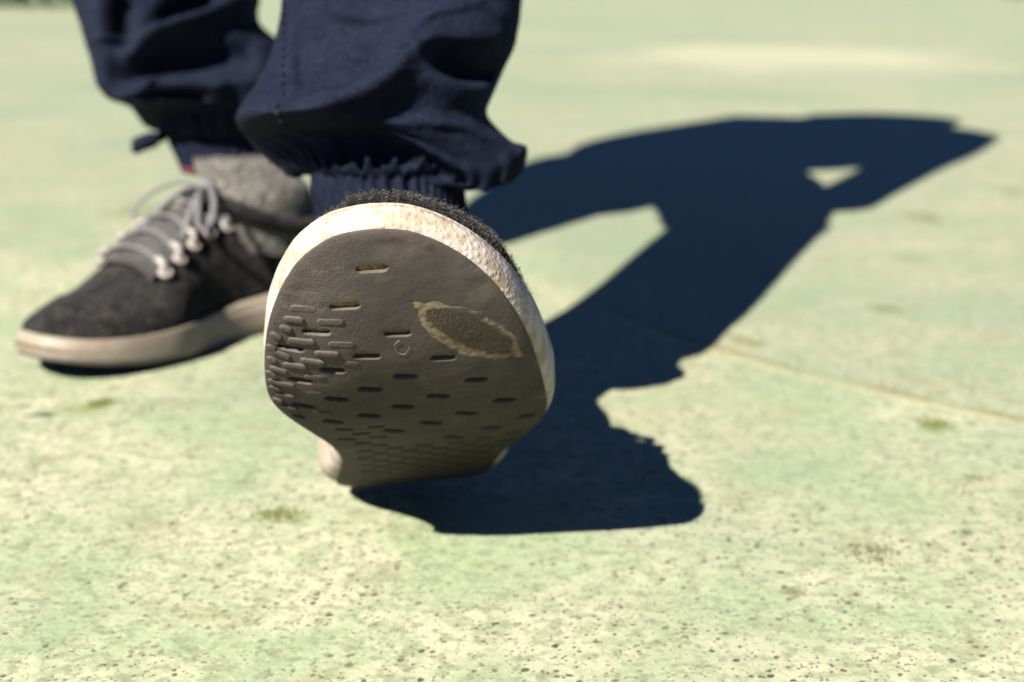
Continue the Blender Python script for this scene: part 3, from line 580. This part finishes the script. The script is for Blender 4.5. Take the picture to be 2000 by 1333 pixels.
# seam stitches down the front leg
for k in range(15):
    z = .2400 - k * .0041; x = np.interp(z, [.1847, .2017, .2256, .242], [-.1108, -.1143, -.1182, -.1206]); nb = LEGF[np.hypot(LEGF[:, 0] - x, LEGF[:, 2] - z) < .0022]; yy = nb[:, 1].min() if len(nb) else .72
    p = np.array([x, yy - .0002, z]); V, F = tube([p + (0, .0006, .0008), p + (0, 0, 0), p + (.0003, .0006, -.0010)], [.0007, .0011, .0007], 6); mesh('stitch', V, F, M_STITCH, person, origin=PB)
# loose drawcord tab on the rear cuff
V, F = tube(catmull([(-.262, 1.075, .139), (-.272, 1.068, .136), (-.279, 1.064, .133), (-.276, 1.064, .129)], 16), [.004] * 3 + [.006] * 10 + [.004] * 3, 10); mesh('cord_tab', V, F, M_CLOTH, person, origin=PB)

def sock(B, top, rtop, mat, name):
    """thick knitted sock rising out of the shoe to the cuff"""
    a = np.linspace(0, 2 * np.pi, 60, endpoint=False); c0 = np.array(B(.064, 0., .055)); rings = []; tdir, ldir = B.t, B.l; up0 = np.array(B(.064, 0., .10))
    path = catmull([c0, up0, (up0 + np.array(top)) / 2, np.array(top)], 26)
    for k, c in enumerate(path):
        f = k / 25; ra = .054 * (1 - f) + rtop * f; rb = .034 * (1 - f) + rtop * .95 * f; ra = ra * (1 - .10 * math.sin(f * math.pi)); rr = 1 + .012 * np.sin(60 * f + 3 * np.sin(a))
        rings.append(c + (ra * np.cos(a) * rr)[:, None] * tdir + (rb * np.sin(a) * rr)[:, None] * ldir + (.18 * (1 - f) * ra * np.cos(a))[:, None] * np.array([0, 0, 1.]))
    return mesh(name, np.vstack(rings), grid_faces(26, 60), mat, person, origin=PB)
sock(BB, (-.214, 1.097, .126), .0375, M_SOCK, 'sock'); sock(BF, (-.063, .738, .128), .034, M_SOCK, 'sock')
a = np.linspace(0, 2 * np.pi, 50, endpoint=False); V, F = tube(np.stack([-.213 + .0405 * np.cos(a), 1.096 + .037 * np.sin(a), np.full(50, .1135)], -1), .0022, 8, closed=True); mesh('sock_band', V, F, M_RED, person, origin=PB)

def skin(name, pts_, eds, rad, mat, sub=2):
    me = bpy.data.meshes.new(name); me.from_pydata([tuple(np.array(p) - np.array(PB)) for p in pts_], eds, []); o = bpy.data.objects.new(name, me); COL.objects.link(o); o.parent = person
    md = o.modifiers.new('skin', 'SKIN'); 
    for v, r in zip(me.skin_vertices[0].data, rad): v.radius = (r, r) if not isinstance(r, tuple) else r
    me.skin_vertices[0].data[0].use_root = True; md.use_smooth_shade = True; o.modifiers.new('sub', 'SUBSURF').render_levels = sub; o.modifiers['sub'].levels = sub; me.materials.append(mat); return o
sh = lambda L: [(x + .113 * z, y, z) for x, y, z in L]
skin('trouser_seat', sh([(-.20, 1.45, .53), (-.12, 1.42, .53), (-.125, 1.20, .54), (-.13, 1.01, .52), (-.13, .975, .46), (-.28, 1.47, .53), (-.30, 1.30, .54), (-.33, 1.13, .52), (-.33, 1.12, .46), (-.205, 1.45, .62)]),
     [(0, 1), (1, 2), (2, 3), (3, 4), (0, 5), (5, 6), (6, 7), (7, 8), (0, 9)], [.15, .13, .115, .092, .080, .13, .125, .12, .10, .18], M_CLOTH)
skin('upper_body', sh([(-.205, 1.45, .60), (-.165, 1.44, .80), (-.215, 1.43, .97), (-.215, 1.45, 1.07), (-.205, 1.48, 1.17), (-.20, 1.50, 1.27), (-.03, 1.33, 1.00), (-.040, 1.22, .81), (-.070, 1.07, .62), (-.080, 1.01, .57), (-.39, 1.55, 1.06), (-.43, 1.44, .80), (-.34, 1.24, .64), (-.34, 1.20, .61)]),
     [(0, 1), (1, 2), (2, 3), (3, 4), (4, 5), (2, 6), (6, 7), (7, 8), (8, 9), (2, 10), (10, 11), (11, 12), (12, 13)], [.21, .25, .21, .14, .15, .16, .10, .058, .05, .05, .14, .09, .06, .05], M_JACKET)
# plain round stool that carries the person, behind the legs
stool = empty('stool', (-.14, 1.47, 0), 'plain round stool under the seated person, hidden behind the trouser legs', 'stool')
def lathe(prof, c, n=40):
    a = np.linspace(0, 2 * np.pi, n, endpoint=False); V = np.array([(c[0] + r * math.cos(x), c[1] + r * math.sin(x), z) for r, z in prof for x in a]); return V, grid_faces(len(prof), n)
for nm, pr in (('seat', [(.001, .375), (.12, .375), (.135, .380), (.14, .395), (.135, .41), (.12, .415), (.001, .415)]), ('pedestal', [(.022, .01), (.022, .20), (.022, .376)]), ('base', [(.001, .001), (.085, .001), (.085, .006), (.03, .014), (.001, .014)])):
    V, F = lathe(pr, (-.140, 1.47)); mesh(nm, V, F, M_STOOL, stool, origin=(-.14, 1.47, 0))

# ------------------------------------------------------------------ small growth on the floor, hedge far behind
def tuft(x, y, r, n, mat, label, h=.004):
    V = []; F = []
    for k in range(n):
        q = rng.normal(0, .45, 2) * r; d = rng.normal(0, 1, 3); d[2] = abs(d[2]) * .5; d *= rng.uniform(.4, 1) * h * 1.6 / np.linalg.norm(d); s = np.array([-d[1], d[0], 0]); s *= .0006 / (np.linalg.norm(s) + 1e-9)
        p = np.array([x + q[0], y + q[1] * 1.0, .0005]); b = len(V); V += [p - s, p + s, p + d * .6 + s * .7 + (0, 0, .0006), p + d]; F += [(b, b + 1, b + 2), (b, b + 2, b + 3)]
    tag(mesh('moss_tuft', V, F, mat, origin=(x, y, 0), smooth=False, recalc=False), label, 'moss', 'moss growing on the concrete')
tuft(-.112, .650, .012, 150, M_MOSS, 'green moss patch on the concrete below the tipped heel', .0006)
tuft(-.252, .838, .011, 150, M_MOSS, 'yellow-green moss patch below the standing shoe', .0008)
tuft(.1635, .602, .015, 80, M_DRY, 'dry brown moss tuft on the concrete at lower right', .0016)
tuft(.247, .797, .012, 150, M_MOSS, 'green moss patch below the paint seam at right', .0007)
def hedge(x0, x1, y, label):
    n = 5000; c = np.stack([rng.uniform(x0, x1, n), y + rng.uniform(0, 1.0, n), rng.uniform(.0, 1.6, n)], -1); V = []; F = []
    for p in c:
        d = rng.normal(0, 1, 3); d *= .07 / np.linalg.norm(d); s = np.cross(d, rng.normal(0, 1, 3)); s *= .04 / (np.linalg.norm(s) + 1e-9); b = len(V); V += [p - d, p + s, p + d, p - s]; F.append((b, b + 1, b + 2, b + 3))
    tag(mesh('hedge', V, F, M_LEAF, origin=((x0 + x1) / 2, y, 0), smooth=False, recalc=False), label, 'hedge')
hedge(-9.5, -4.0, 14.5, 'dark hedge at the far edge of the ground, top left corner')
hedge(8.2, 14, 24, 'dark hedge at the far edge of the ground, top right corner')
